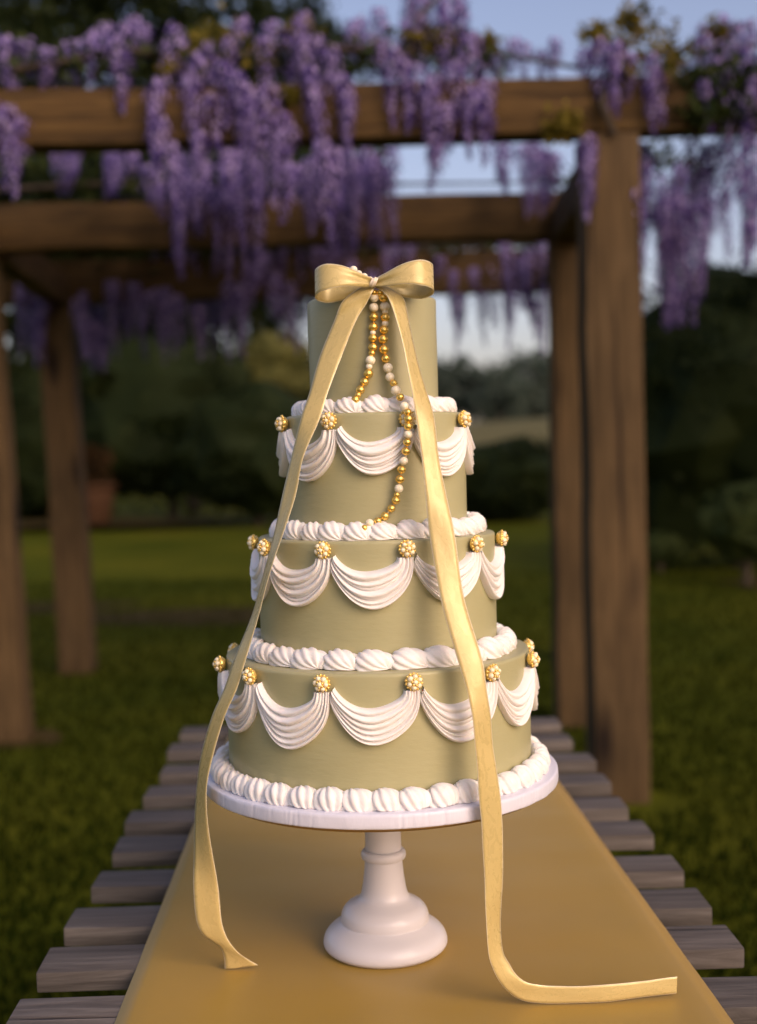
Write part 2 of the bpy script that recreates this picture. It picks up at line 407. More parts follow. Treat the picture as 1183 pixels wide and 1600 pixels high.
def tree(name, label, px, py, depth, rx, rz, n, size, mt, seed, cat='tree', clumps=46, cr=0.30, trunk=True, cutlow=None, ry=None):
    """crown centred on the sight line through (px,py) at world depth; trunk stands on the ground below"""
    rng = np.random.default_rng(seed)
    c = at(px, py, depth)
    root = empty(name, (c[0], c[1], 0.0))
    pts, cl = crown_points(rng, n, (rx, ry or rx * 0.8, rz), clumps, cr)
    pts[:, 2] += c[2]
    pts = pts[pts[:, 2] > 0.04]
    o = link('crown', mesh_np('crown', leaf_quads(pts, size, rng), quads(len(pts)), 4), mt, root)
    if not trunk or name == 'yew_tree':
        bm = bmesh.new(); bmesh.ops.create_icosphere(bm, subdivisions=3, radius=1.0)
        for q in bm.verts:
            f = .72 + .22 * noise.noise(q.co * 2.2 + Vector((seed, 0, 0)))
            q.co = Vector((q.co.x * rx * f, q.co.y * (ry or rx * .8) * f, max(.02, c[2] + q.co.z * rz * f)))
        cm = bpy.data.meshes.new('inner_foliage'); bm.to_mesh(cm); bm.free()
        link('inner_foliage', cm, mt, root)
    lst = []
    top = Vector((0, 0, c[2] + rz * 0.3)); r0 = max(0.04, rx * 0.035)
    lst.append(([(0, 0, -0.05), (0.02 * rx, 0, c[2] * 0.4), tuple(top)], [r0 * 1.3, r0, r0 * 0.35]))
    for k in range(min(12, clumps)):
        e = Vector(cl[k]) + Vector((0, 0, c[2]))
        s = Vector((0, 0, max(0.1, min(e.z, top.z) * (0.45 + 0.3 * rng.random()))))
        mid = s.lerp(e, 0.5) + Vector((0, 0, 0.08 * rz))
        lst.append(([tuple(s), tuple(mid), tuple(e)], [r0 * 0.45, r0 * 0.28, r0 * 0.1]))
    link('trunk' if trunk else 'stems', tubes_mesh('trunk', lst, 7), M['bark'], root)
    tag(root, label, cat)
    return root

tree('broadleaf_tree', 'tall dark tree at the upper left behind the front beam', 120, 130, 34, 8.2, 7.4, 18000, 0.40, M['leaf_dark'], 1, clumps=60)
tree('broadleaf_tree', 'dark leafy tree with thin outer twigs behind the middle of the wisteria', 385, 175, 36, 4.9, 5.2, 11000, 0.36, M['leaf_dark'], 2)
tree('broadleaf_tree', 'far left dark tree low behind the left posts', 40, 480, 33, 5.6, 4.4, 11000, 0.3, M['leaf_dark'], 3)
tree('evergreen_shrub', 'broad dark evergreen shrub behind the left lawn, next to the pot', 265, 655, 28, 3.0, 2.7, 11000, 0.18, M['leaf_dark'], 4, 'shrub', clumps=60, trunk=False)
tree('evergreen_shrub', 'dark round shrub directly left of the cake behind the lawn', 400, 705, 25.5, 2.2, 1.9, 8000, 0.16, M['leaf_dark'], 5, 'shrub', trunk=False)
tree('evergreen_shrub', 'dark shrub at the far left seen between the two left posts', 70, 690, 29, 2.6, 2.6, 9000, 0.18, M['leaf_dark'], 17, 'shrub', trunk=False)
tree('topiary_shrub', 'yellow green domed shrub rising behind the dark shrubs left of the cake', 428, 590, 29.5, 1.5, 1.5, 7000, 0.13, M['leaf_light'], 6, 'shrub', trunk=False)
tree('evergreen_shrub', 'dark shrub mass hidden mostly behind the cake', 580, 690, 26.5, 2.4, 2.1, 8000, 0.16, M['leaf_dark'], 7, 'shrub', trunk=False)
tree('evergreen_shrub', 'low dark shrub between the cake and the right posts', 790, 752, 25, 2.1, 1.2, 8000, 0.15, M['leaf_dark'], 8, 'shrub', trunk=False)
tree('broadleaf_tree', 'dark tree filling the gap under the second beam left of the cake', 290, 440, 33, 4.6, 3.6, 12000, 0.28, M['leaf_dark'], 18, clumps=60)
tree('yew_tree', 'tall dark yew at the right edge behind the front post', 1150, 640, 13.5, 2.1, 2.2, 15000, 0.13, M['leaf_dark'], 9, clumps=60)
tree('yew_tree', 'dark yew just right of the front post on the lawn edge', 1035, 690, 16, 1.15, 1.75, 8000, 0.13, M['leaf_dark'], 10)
tree('low_shrub', 'low brighter green bush at the foot of the right yew', 1165, 815, 11.5, 0.62, 0.55, 3500, 0.09, M['leaf_mid'], 11, 'shrub', trunk=False)
tree('low_shrub', 'small grass green shrub beside the front post on the lawn edge', 1030, 855, 13.2, 0.45, 0.26, 1800, 0.08, M['leaf_mid'], 12, 'shrub', trunk=False)
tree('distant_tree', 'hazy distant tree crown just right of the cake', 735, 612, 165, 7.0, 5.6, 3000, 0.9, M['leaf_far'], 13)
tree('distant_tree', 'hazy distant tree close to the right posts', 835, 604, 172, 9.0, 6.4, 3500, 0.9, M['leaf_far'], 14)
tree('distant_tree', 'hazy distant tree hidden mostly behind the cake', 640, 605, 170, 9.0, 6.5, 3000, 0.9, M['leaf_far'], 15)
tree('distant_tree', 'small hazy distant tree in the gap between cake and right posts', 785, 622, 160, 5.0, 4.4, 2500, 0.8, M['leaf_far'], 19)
tree('distant_tree', 'far tree showing low at the right edge under the sky', 1120, 560, 60, 6.0, 4.5, 4000, 0.5, M['leaf_mid'], 16)

# unseen trees added right of the lawn to shade the garden behind the pergola
for k, (tx, ty, th_, tr_, lab) in enumerate([(12.5, -5.0, 10.5, 3.6, 'unseen tree added for shade right of the lawn, nearest of its row'), (13.5, 2.5, 11.5, 4.4, 'unseen tree added for shade right of the lawn, second of its row'),
                                   (15.0, 10.5, 12.0, 5.0, 'unseen tree added for shade right of the lawn, third of its row'), (17.0, 19.0, 12.5, 5.4, 'unseen tree added for shade right of the lawn, farthest of its row')]):
    rg = np.random.default_rng(200 + k)
    rt_ = empty('added_shade_tree', (tx, ty, 0))
    pts, cl = crown_points(rg, 9000, (tr_, tr_, 6.2), 60, .30, .2); pts[:, 2] += th_
    link('crown', mesh_np('crown', leaf_quads(pts, .62, rg), quads(len(pts)), 4), M['leaf_mid'], rt_)
    lst = [([(0, 0, -.05), (.2, .1, th_ * .5), (0, 0, th_ + 2)], [.42, .3, .1])]
    for q in cl[:14]: lst.append(([(0.1, 0, th_ * .55), tuple(Vector(q) * .5 + Vector((0, 0, th_))), tuple(Vector(q) + Vector((0, 0, th_)))], [.14, .09, .03]))
    link('trunk', tubes_mesh('trunk', lst, 8), M['bark'], rt_)
    tag(rt_, lab, 'tree', 'unseen trees added for shade along the right of the lawn')

tree('boundary_tree', 'dark boundary tree beyond the lawn at the far left', -330, 560, 31, 4.6, 4.2, 7000, 0.3, M['leaf_dark'], 31)
tree('boundary_tree', 'broad boundary tree beyond the lawn, left of the far left tree', -760, 540, 34, 5.6, 4.6, 7000, 0.32, M['leaf_dark'], 32)
tree('boundary_tree', 'dark boundary tree beyond the yews at the right', 1480, 540, 33, 5.2, 4.4, 7000, 0.32, M['leaf_dark'], 33)
tree('boundary_tree', 'broad boundary tree far right beyond the yews and lawn', 2000, 540, 38, 6.6, 5.2, 7000, 0.36, M['leaf_dark'], 34)

# terracotta pot with a rusty shrub
pc = at_z(142, 822, 0.1)
pot = empty('potted_shrub', (pc[0], pc[1], 0.1))
link('pot', lathe('pot', [(0, 0), (.36, 0), (.42, .1), (.5, .55), (.52, .8), (.47, .8), (.45, .7), (0, .68)], 32), M['terracotta'], pot)
link('pot_rim', lathe('pot_rim', [(.53, .8), (.58, .81), (.585, .9), (.57, .92), (.5, .92), (.47, .81), (.53, .8)], 32), M['terracotta'], pot)
rng = np.random.default_rng(77)
pts, _ = crown_points(rng, 2600, (.62, .6, .5), 24, .32); pts[:, 2] += 1.3
link('foliage', mesh_np('foliage', leaf_quads(pts, .13, rng), quads(len(pts)), 4), M['leaf_rust'], pot)
tag(pot, 'terracotta pot with rusty leaved shrub behind the left lawn', 'potted plant')

# ------------------------------------------------------------------ pergola
perg = empty('pergola', (-0.5, 5.2, 0)); tag(perg, 'rough brown timber pergola draped with wisteria behind the table', 'pergola')
PO = Vector((-0.5, 5.2, 0))
def ppart(name, me, mt, loc, rot=(0, 0, 0)):
    return link(name, me, mt, perg, Vector(loc) - PO, rot)
def post(x, y, s, h, seed, lx=0.0):
    me = rough_box('post', s, s, h, .012, (2, 2, 14), .010, seed, base=True, freq=2.2)
    return ppart('post', me, M['post'], (x, y, -0.02), (0, lx, R_(0.8)))
post(0.955, 3.60, .222, 2.70, 1)
post(1.01, 5.02, .20, 2.535, 2)
post(1.32, 7.07, .20, 2.53, 3)
post(-1.945, 4.98, .205, 2.54, 4, R_(-2.0))
post(-2.09, 7.05, .215, 2.53, 5, R_(-1.4))
post(-1.95, 3.60, .222, 2.70, 6)
def beam(x0, x1, y, z0, z1, th, seed):
    me = rough_box('beam', x1 - x0, th, z1 - z0, .012, (20, 2, 2), .010, seed, freq=2.0)
    return ppart('beam', me, M['beam'], ((x0 + x1) / 2, y, (z0 + z1) / 2))
beam(-2.7, 2.3, 3.60, 2.688, 2.905, .16, 11)
beam(-2.5, 1.14, 5.02, 2.522, 2.755, .16, 12)
beam(-2.6, 1.55, 7.07, 2.52, 2.80, .16, 13)
def side(x0, y0, x1, y1, z0, z1, th, seed):
    ln = math.hypot(x1 - x0, y1 - y0)
    me = rough_box('side_beam', th, ln, z1 - z0, .01, (2, 12, 2), .008, seed)
    return ppart('side_beam', me, M['side'], ((x0 + x1) / 2, (y0 + y1) / 2, (z0 + z1) / 2), (0, 0, -math.atan2(x1 - x0, y1 - y0)))
side(0.95, 3.72, 0.99, 4.93, 2.49, 2.675, .14, 21)
side(1.02, 5.11, 1.28, 6.96, 2.50, 2.70, .14, 22)
side(-1.95, 3.72, -1.97, 4.93, 2.49, 2.675, .14, 23)
side(-1.99, 5.11, -2.12, 6.96, 2.50, 2.70, .14, 24)

# ------------------------------------------------------------------ wisteria
def raceme_mesh(seed, ln, wid, nfl, full=1.0):
    rng = np.random.default_rng(seed)
    V = []; mi = []
    for k in range(nfl):
        t = (k + rng.random()) / nfl
        r = wid * 0.5 * (1.0 - 0.78 * t ** 1.4) * (0.55 + 0.5 * rng.random()) * (0.6 + 0.4 * min(1, t * 8))
        th = k * 2.399 + rng.random() * 0.6
        bend = 0.02 * math.sin(t * 3 + seed)
        c = np.array([r * math.cos(th) + bend, r * math.sin(th), -t * ln])
        s = 0.0145 * (1.15 - 0.6 * t) * (0.8 + 0.4 * rng.random()) * full
        out = np.array([math.cos(th), math.sin(th), 0.1]); tan = np.array([-math.sin(th), math.cos(th), 0.0]); up = np.array([0, 0, 1.0])
        # standard petal, folded back and up
        for sg in (-1, 1):
            q = [c, c + (tan * sg * 0.9 + up * 0.35 - out * 0.1) * s, c + (up * 1.35 + tan * sg * 0.55 - out * 0.25) * s, c + (up * 1.15) * s + out * s * 0.12]
            V += q; mi.append(0 if rng.random() < 0.82 - 0.45 * t else 1)
        # keel and wings, hanging forward
        for sg in (-1, 1):
            q = [c, c + (tan * sg * 0.42 + out * 0.55 - up * 0.25) * s, c + (out * 0.95 - up * 0.95) * s, c + (out * 0.6 - up * 0.1) * s]
            V += q; mi.append(1 if rng.random() < 0.72 else 0)
    st, sf = tube([(0, 0, 0.03), (0.01 * math.sin(seed), 0, -ln * 0.5), (0.02 * math.sin(3 + seed), 0, -ln * 0.98)], [0.0025, 0.002, 0.001], 4)
    n0 = len(V); V = np.concatenate([np.array(V), np.array(st)])
    F = np.concatenate([np.arange(n0).reshape(-1, 4), np.array(sf) + n0]); mi += [2] * len(sf)
    return mesh_np('raceme', V, F, 4, mi)
RM = []
for i, (ln, wd, nf) in enumerate([(.50, .11, 105), (.42, .105, 92), (.36, .115, 86), (.28, .105, 70), (.22, .105, 58), (.58, .105, 118)]):
    me = raceme_mesh(i + 3, ln, wd, nf)
    for q in ('petal_pale', 'petal_deep', 'leaf_light'): me.materials.append(M[q])
    RM.append((ln, me))
wr = random.Random(8)
def hang(root, x, y0, y1, wy, wid=1.0):
    """one raceme from photo height y0 down to y1 at world depth wy"""
    a, b_ = at(x, y0, wy), at(x, y1, wy)
    ln = max(.08, a[2] - b_[2])
    base, me = min(RM, key=lambda q: abs(q[0] - ln) + wr.random() * .06)
    o = link('raceme', me, None, root)
    o.location = Vector(a) - root.location
    s = ln / base; k = wid * (0.74 + 0.28 * wr.random())
    o.scale = (k, k, s); o.rotation_euler = (wr.uniform(-.07, .07), wr.uniform(-.07, .07), wr.uniform(0, 6.28))
    return o
def vine(root, lst, name='branch'):
    return link(name, tubes_mesh(name, [([tuple(Vector(p) - root.location) for p in pts], r) for pts, r in lst], 6), M['bark'], root)
def leaves(root, spots, mt, n, size, seed, name='leaves'):
    rng = np.random.default_rng(seed); C = []
    for (x, y, wy, r) in spots:
        c = at(x, y, wy); s = r * (wy + 1.48) / FPX
        C.append(c + rng.normal(size=(n, 3)) * np.array([s, s * .7, s * .75]) * .55)
    C = np.concatenate(C) - np.array(root.location)
    return link(name, mesh_np(name, leaf_quads(C, size, rng), quads(len(C)), 4), mt, root)

wist1 = empty('wisteria', (0.9, 3.45, 0)); tag(wist1, 'purple wisteria hanging over the nearest front beam', 'wisteria', 'wisteria on the pergola')
F1 = [  # x, top, bottom, depth offset
 (14, 62, 165, .0), (30, 70, 150, .1), (48, 66, 135, .15), (66, 82, 140, 0), (84, 84, 150, .1), (100, 74, 140, .2), (118, 70, 145, .1), (136, 58, 148, 0), (152, 50, 145, .1), (168, 40, 140, .15),
 (180, 60, 182, -.1), (196, 40, 140, 0), (212, 34, 110, .1), (226, 44, 95, .1), (16, 168, 312, -.15), (4, 180, 300, -.1), (28, 190, 270, -.05),
 (246, 130, 262, -.12), (252, 190, 318, -.14), (262, 70, 190, 0), (276, 46, 170, .1), (286, 60, 210, 0), (300, 120, 270, -.12), (310, 90, 220, -.1), (326, 70, 180, 0), (334, 150, 240, -.12), (346, 100, 206, -.1),
 (356, 62, 170, 0), (372, 118, 250, -.13), (384, 130, 262, -.14), (396, 140, 322, -.14), (408, 150, 300, -.12), (418, 60, 190, 0), (424, 135, 280, -.13), (438, 180, 330, -.13), (448, 52, 160, .05), (452, 200, 300, -.1),
 (462, 36, 180, 0), (474, 60, 200, -.05), (486, 110, 240, -.12), (494, 140, 300, -.14), (506, 225, 385, -.16), (498, 60, 170, 0), (514, 80, 230, -.05), (524, 240, 330, -.1), (534, 120, 225, -.12), (545, 150, 240, -.12),
 (364, 240, 320, -.1), (432, 40, 120, .1), (480, 24, 110, .1), (370, 30, 110, .1), (446, 260, 350, -.12), (318, 210, 300, -.1), (268, 230, 330, -.1),
 (560, 40, 120, .1), (580, 56, 130, .1), (600, 70, 150, 0), (616, 80, 205, -.12), (630, 90, 210, -.13), (640, -10, 70, .1), (652, 0, 80, .1), (648, 100, 200, -.1), (668, 130, 262, -.14), (682, 120, 268, -.13), (676, 230, 300, -.1),
 (690, 20, 130, 0), (706, -5, 90, .05), (720, 10, 120, 0), (716, 100, 190, -.1), (734, 140, 252, -.13), (748, 150, 262, -.14), (764, 130, 210, -.12), (742, 60, 160, 0), (700, 170, 240, -.12), (660, 30, 120, 0), (628, 40, 110, .1),
 (775, 70, 135, .1), (796, 62, 122, .1), (820, 74, 126, .1), (862, 66, 124, .1), (845, 80, 125, .15),
 (922, 80, 160, -.05), (936, 66, 165, -.1), (950, 76, 180, -.12), (964, 70, 190, -.12), (978, 90, 160, -.1), (1018, 90, 212, -.13), (1030, 110, 200, -.12), (918, 215, 350, -.16), (926, 230, 320, -.15),
 (980, 235, 440, -.05), (990, 300, 430, -.08), (1004, 230, 330, .2), (1100, 60, 160, 0), (1112, 90, 190, -.1), (1128, 70, 180, -.05), (1140, 110, 330, -.1), (1126, 200, 350, .1), (1152, 40, 150, 0), (1164, 80, 210, -.1), (1174, 120, 300, -.12), (1180, 220, 330, -.1), (1092, 130, 230, 0), (1108, 230, 340, .2), (1170, 350, 420, .2), (1060, 90, 150, .05), (1082, 200, 330, .2),
 (548, 60, 150, .15), (566, 30, 110, .15), (590, 20, 95, .15), (606, 40, 130, .12), (624, 60, 150, .1), (636, 10, 90, .12), (664, -15, 60, .12), (676, 50, 140, .1), (698, 60, 150, .05), (712, -20, 50, .1), (728, 60, 170, 0), (754, 80, 160, .05), (782, 90, 128, .1), (690, -20, 40, .15),
 (1098, 40, 120, .12), (1118, 30, 110, .12), (1136, 40, 140, .1), (1150, 90, 200, .05), (1172, 40, 130, .1), (1184, 90, 200, .05), (1106, 130, 215, -.12), (1160, 150, 260, -.12), (1148, 210, 320, .1), (1120, 230, 300, .15)]
for (x, y0, y1, do) in F1: hang(wist1, x, y0, y1, 3.60 + do)
vine(wist1, [([at(20, 110, 3.6), at(200, 78, 3.62), at(330, 95, 3.6), at(470, 70, 3.63), at(620, 84, 3.6), at(760, 80, 3.62), at(900, 105, 3.6), at(1060, 80, 3.62), at(1200, 70, 3.6)], [.016, .016, .018, .016, .013, .008, .009, .011, .008]),
            ([at(960, 210, 3.47), at(940, 160, 3.46), at(960, 100, 3.55), at(1000, 50, 3.6), at(985, 15, 3.6)], [.014, .016, .014, .008, .003]),
            ([at(1060, 80, 3.6), at(1090, 60, 3.6), at(1130, 45, 3.6), at(1175, 40, 3.6)], [.01, .008, .005, .002]),
            ([at(640, 84, 3.6), at(650, 30, 3.6), at(690, -10, 3.65)], [.014, .012, .008])])
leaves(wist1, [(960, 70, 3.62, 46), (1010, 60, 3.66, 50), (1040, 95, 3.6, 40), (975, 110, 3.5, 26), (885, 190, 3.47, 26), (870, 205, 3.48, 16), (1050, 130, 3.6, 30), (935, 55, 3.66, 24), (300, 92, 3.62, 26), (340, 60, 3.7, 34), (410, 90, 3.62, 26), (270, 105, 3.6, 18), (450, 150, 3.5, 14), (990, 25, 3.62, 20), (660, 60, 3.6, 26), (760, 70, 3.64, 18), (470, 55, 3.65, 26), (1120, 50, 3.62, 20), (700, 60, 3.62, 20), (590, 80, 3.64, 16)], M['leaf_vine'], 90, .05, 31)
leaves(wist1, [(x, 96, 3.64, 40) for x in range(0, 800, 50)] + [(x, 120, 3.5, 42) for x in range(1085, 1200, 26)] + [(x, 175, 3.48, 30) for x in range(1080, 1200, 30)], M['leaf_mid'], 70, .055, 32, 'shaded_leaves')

wist2 = empty('wisteria', (1.0, 4.9, 0)); tag(wist2, 'purple wisteria hanging from the second beam of the pergola', 'wisteria', 'wisteria on the pergola')
def scatter(root, spans, wy0, wy1, seed, dens):
    r = random.Random(seed)
    for (x0, x1, t0, t1, b0, b1, n) in spans:
        for k in range(int(n * dens)):
            t = r.uniform(t0, t1); hang(root, r.uniform(x0, x1), t, max(t + 35, r.uniform(b0, b1)), r.uniform(wy0, wy1), 1.05)
scatter(wist2, [(160, 245, 230, 270, 285, 330, 8), (245, 345, 235, 300, 340, 440, 12), (345, 480, 235, 300, 330, 450, 11), (480, 560, 240, 300, 330, 420, 10), (545, 625, 225, 270, 300, 400, 12),
                (770, 870, 215, 270, 270, 345, 12), (985, 1110, 240, 330, 340, 520, 26), (1030, 1070, 330, 400, 450, 520, 6), (20, 120, 225, 260, 270, 310, 5), (1120, 1180, 240, 330, 340, 420, 5)], 4.55, 5.2, 4, 1.0)
vine(wist2, [([at(-60, 300, 5.0), at(200, 285, 5.02), at(420, 295, 5.0), at(620, 288, 5.03), at(860, 285, 5.0), at(1000, 250, 4.9), at(1120, 250, 4.8)], [.014, .014, .014, .009, .005, .005, .005])])
leaves(wist2, [(x, 282, 5.02, 36) for x in range(120, 600, 45)] + [(1050, 290, 4.9, 50), (1020, 330, 4.9, 30), (860, 290, 5.0, 34), (1090, 260, 4.9, 30), (1040, 240, 4.9, 40), (1000, 245, 4.9, 30)], M['leaf_mid'], 60, .06, 33)

wist3 = empty('wisteria', (-2.0, 6.9, 0)); tag(wist3, 'shaded purple wisteria hanging from the rearmost beam of the pergola', 'wisteria', 'wisteria on the pergola')
scatter(wist3, [(20, 80, 440, 480, 500, 590, 8), (120, 260, 440, 480, 500, 580, 18), (135, 175, 490, 510, 560, 600, 5), (260, 380, 440, 480, 500, 570, 16), (380, 490, 380, 470, 440, 560, 14), (490, 700, 370, 430, 420, 480, 16),
                (690, 850, 370, 430, 440, 530, 26), (700, 850, 430, 470, 500, 580, 10), (240, 560, 350, 400, 400, 440, 16)], 6.6, 7.4, 6, 1.0)
vine(wist3, [([at(-60, 395, 7.0), at(200, 388, 7.02), at(500, 392, 7.0), at(850, 380, 7.03), at(1000, 380, 7.0)], [.02, .022, .02, .02, .015])])
leaves(wist3, [(x, 392, 7.05, 30) for x in range(20, 880, 40)] + [(150, 610, 6.9, 16), (165, 590, 6.9, 12)], M['leaf_mid'], 60, .07, 34)

def roof(root, x0, x1, y0, y1, n, seed):
    rng = np.random.default_rng(seed)
    C = np.stack([rng.uniform(x0, x1, n), rng.uniform(y0, y1, n), 2.93 + np.abs(rng.normal(size=n)) * .12], 1)
    C[:, 2] += .10 * np.sin(C[:, 0] * 3.1) * np.sin(C[:, 1] * 2.7)
    link('canopy', mesh_np('canopy', leaf_quads(C - np.array(root.location), .10, rng, .2), quads(n), 4), M['leaf_mid'], root)
roof(wist2, -2.7, -.05, 5.15, 5.7, 1500, 41)
roof(wist3, -2.8, .1, 5.6, 8.3, 6500, 42)
# ================================================================== TABLE
TT = 0.826
tab = empty('slatted_table', (0, 0.25, 0)); tag(tab, 'weathered grey slatted wooden table under the gold runner', 'table')
tr = random.Random(3)
slat_me = [rough_box('slat', .840, .076, .025, .003, (8, 2, 1), .0018, 50 + k, freq=9) for k in range(7)]
for k, yb in enumerate([1.314, 1.148, .968, .806, .652, .498, .338, .187, .045, -.100, -.252, -.405, -.558, -.712]):
    yc = yb - .038; xc = .002 - .021 * yc
    link('slat', slat_me[k % 7], M['slat'], tab, Vector((xc + tr.uniform(-.008, .008), yc + tr.uniform(-.004, .004), TT - .0130 + tr.uniform(-.0012, .0003))) - tab.location, (tr.uniform(-.02, .02), tr.uniform(-.003, .003), R_(1.2) + tr.uniform(-.009, .009)))
for s in (-1, 1):
    link('rail', rough_box('rail', .05, 2.1, .07, .004, (1, 6, 1), .001, 60 + s), M['slat'], tab, (s * .26, .1, TT - .0625), (0, 0, R_(1.2)))
    for yy in (-.75, .95):
        link('leg', rough_box('leg', .07, .07, .76, .005, (1, 1, 4), .001, 63 + s), M['slat'], tab, (s * .26, yy, .378))

# runner
nx, ny = 36, 150
P = np.zeros((nx, ny, 3)); UVr = np.zeros((nx, ny, 2))
for i in range(nx):
    for j in range(ny):
        y = -.72 + j / (ny - 1) * 2.02; u = i / (nx - 1)
        x0 = -.2987 - .030 * y; x1 = .3456 - .0415 * y
        e = min(u, 1 - u)
        z = TT + .006 + .0010 * noise.noise(Vector((u * 5, y * 4, 0))) + .0005 * noise.noise(Vector((u * 14, y * 22, 3))) + .0004 * math.sin(y * 2 * PI / .155) - .0045 * math.exp(-(e / .012) ** 2)
        P[i, j] = (x0 + (x1 - x0) * u, y, z)
rme = grid_mesh('table_runner', P)
run = link('table_runner', rme, M['runner']); sm_ = run.modifiers.new('th', 'SOLIDIFY'); sm_.thickness = .0025; sm_.offset = -1
tag(run, 'flat gold satin runner laid lengthwise on the slatted table', 'table runner')

# ================================================================== STAND + BOARD
CX0 = -.004
RT = TT + .0062
SK = 1.0556
stand = empty('cake_stand', (CX0, 0, RT)); stand.scale = (1, 1, SK); tag(stand, 'white milk glass pedestal cake stand holding the cake board', 'cake stand')
def spl(pts, k=4):
    pts = np.array(pts, float); out = []
    for i in range(len(pts) - 1):
        p0, p1, p2, p3 = pts[max(i - 1, 0)], pts[i], pts[i + 1], pts[min(i + 2, len(pts) - 1)]
        for t in np.linspace(0, 1, k, endpoint=False):
            out.append(.5 * ((2 * p1) + (-p0 + p2) * t + (2 * p0 - 5 * p1 + 4 * p2 - p3) * t**2 + (-p0 + 3 * p1 - 3 * p2 + p3) * t**3))
    out.append(pts[-1]); return np.array(out)
foot = [(0, 0), (.066, 0)] + list(map(tuple, spl([(.070, .0005), (.0738, .004), (.0745, .009), (.0722, .0155), (.067, .0215), (.059, .0268), (.0542, .0302)]))) + \
       list(map(tuple, spl([(.0530, .0308), (.0528, .036), (.0508, .0425), (.0455, .0488), (.0375, .0532), (.0305, .0575), (.027, .0655), (.0245, .080), (.0225, .098), (.0222, .1015)])))
foot += [(0, .1015)]
link('base', lathe('base', foot, 96), M['porcelain'], stand)
link('collar', lathe('collar', [(0, .1012)] + list(map(tuple, spl([(.0222, .1012), (.0256, .1020), (.0270, .1048), (.0268, .1085), (.0250, .1112), (.0222, .1120)]))) + [(0, .112)], 96), M['porcelain'], stand)
link('stem', lathe('stem', [(0, .1118)] + list(map(tuple, spl([(.0218, .1118), (.0217, .130), (.0228, .155), (.028, .176), (.042, .186)]))) + [(0, .186)], 96), M['porcelain'], stand)
link('plate', lathe('plate', [(0, .1835), (.04, .1848), (.12, .1862), (.186, .188), (.1895, .1895), (.1898, .192), (.188, .1932), (0, .1932)], 128), M['porcelain'], stand)

link('plate_rim', lathe('plate_rim', [(.1890, .1872), (.1975, .1880), (.1992, .1905), (.1985, .1928), (.1890, .1931), (.1890, .1872)], 128), M['gold_rim'], stand)
BZ = RT + .1934 * SK
bprof = [(0, 0), (.2082, 0), (.2092, .0005), (.2096, .0020), (.2098, .0060), (.2098, .0120), (.2095, .0148), (.2087, .0159), (.2065, .0163), (0, .0163)]
bw = random.Random(4); fold = [(bw.uniform(0, 2 * PI), bw.uniform(.0002, .0009), bw.uniform(.002, .006), bw.uniform(-.3, .3)) for _ in range(90)]
nb_ = 720; P = np.zeros((nb_, len(bprof), 3))
for i in range(nb_):
    th = 2 * PI * i / nb_
    for j, (r, z) in enumerate(bprof):
        if 0 < j < 9:
            for (ft, fd, fw, sk) in fold:
                dth = (th - ft - sk * z + PI) % (2 * PI) - PI
                if abs(dth) < .03: r -= fd * math.exp(-(dth / fw) ** 2)
            r += .0006 * noise.noise(Vector((math.cos(th) * 9, math.sin(th) * 9, z * 120)))
        P[i, j] = (r * math.cos(th), r * math.sin(th), z)
bme = grid_mesh('cake_board', P, closed_u=True)
bm = bmesh.new(); bm.from_mesh(bme); bmesh.ops.remove_doubles(bm, verts=bm.verts, dist=1e-6); bmesh.ops.recalc_face_normals(bm, faces=bm.faces); bm.to_mesh(bme); bm.free(); smooth(bme)
board = link('cake_board', bme, M['board'], loc=(CX0, 0, BZ))
tag(board, 'round white paper wrapped board under the cake', 'cake board')
ZB = BZ + .0164
# ================================================================== CAKE
cake = empty('wedding_cake', (CX0, 0, ZB)); tag(cake, 'four tier olive green wedding cake with white piped swags', 'cake')
# radius, top above board, x shift, swags, first flower azimuth, drop of swag top and bottom
T = [dict(r=.1795, z0=0, z1=.1405, dx=-.001, n=12, az=11.6, dt=.030, db=.0715),
     dict(r=.1400, z0=.1405, z1=.2775, dx=.001, n=10, az=12.8, dt=.025, db=.0655),
     dict(r=.1058, z0=.2775, z1=.4175, dx=.003, n=8, az=18.0, dt=.026, db=.0650),
     dict(r=.0757, z0=.4175, z1=.5515, dx=.002)]
for k, t in enumerate(T):
    r, h = t['r'], t['z1'] - t['z0']
    prof = [(0, .0003)] + [(r, z) for z in np.linspace(.0003, h - .004, 14)] + [(r - .0035 + .0035 * math.cos(a), h - .0035 + .0035 * math.sin(a)) for a in np.linspace(.25, PI / 2, 6)] + [(r * .6, h - .0004), (0, h)]
    link('tier', lathe('tier', prof, 160, .0009, k), M['olive'], cake, (t['dx'], 0, t['z0']))

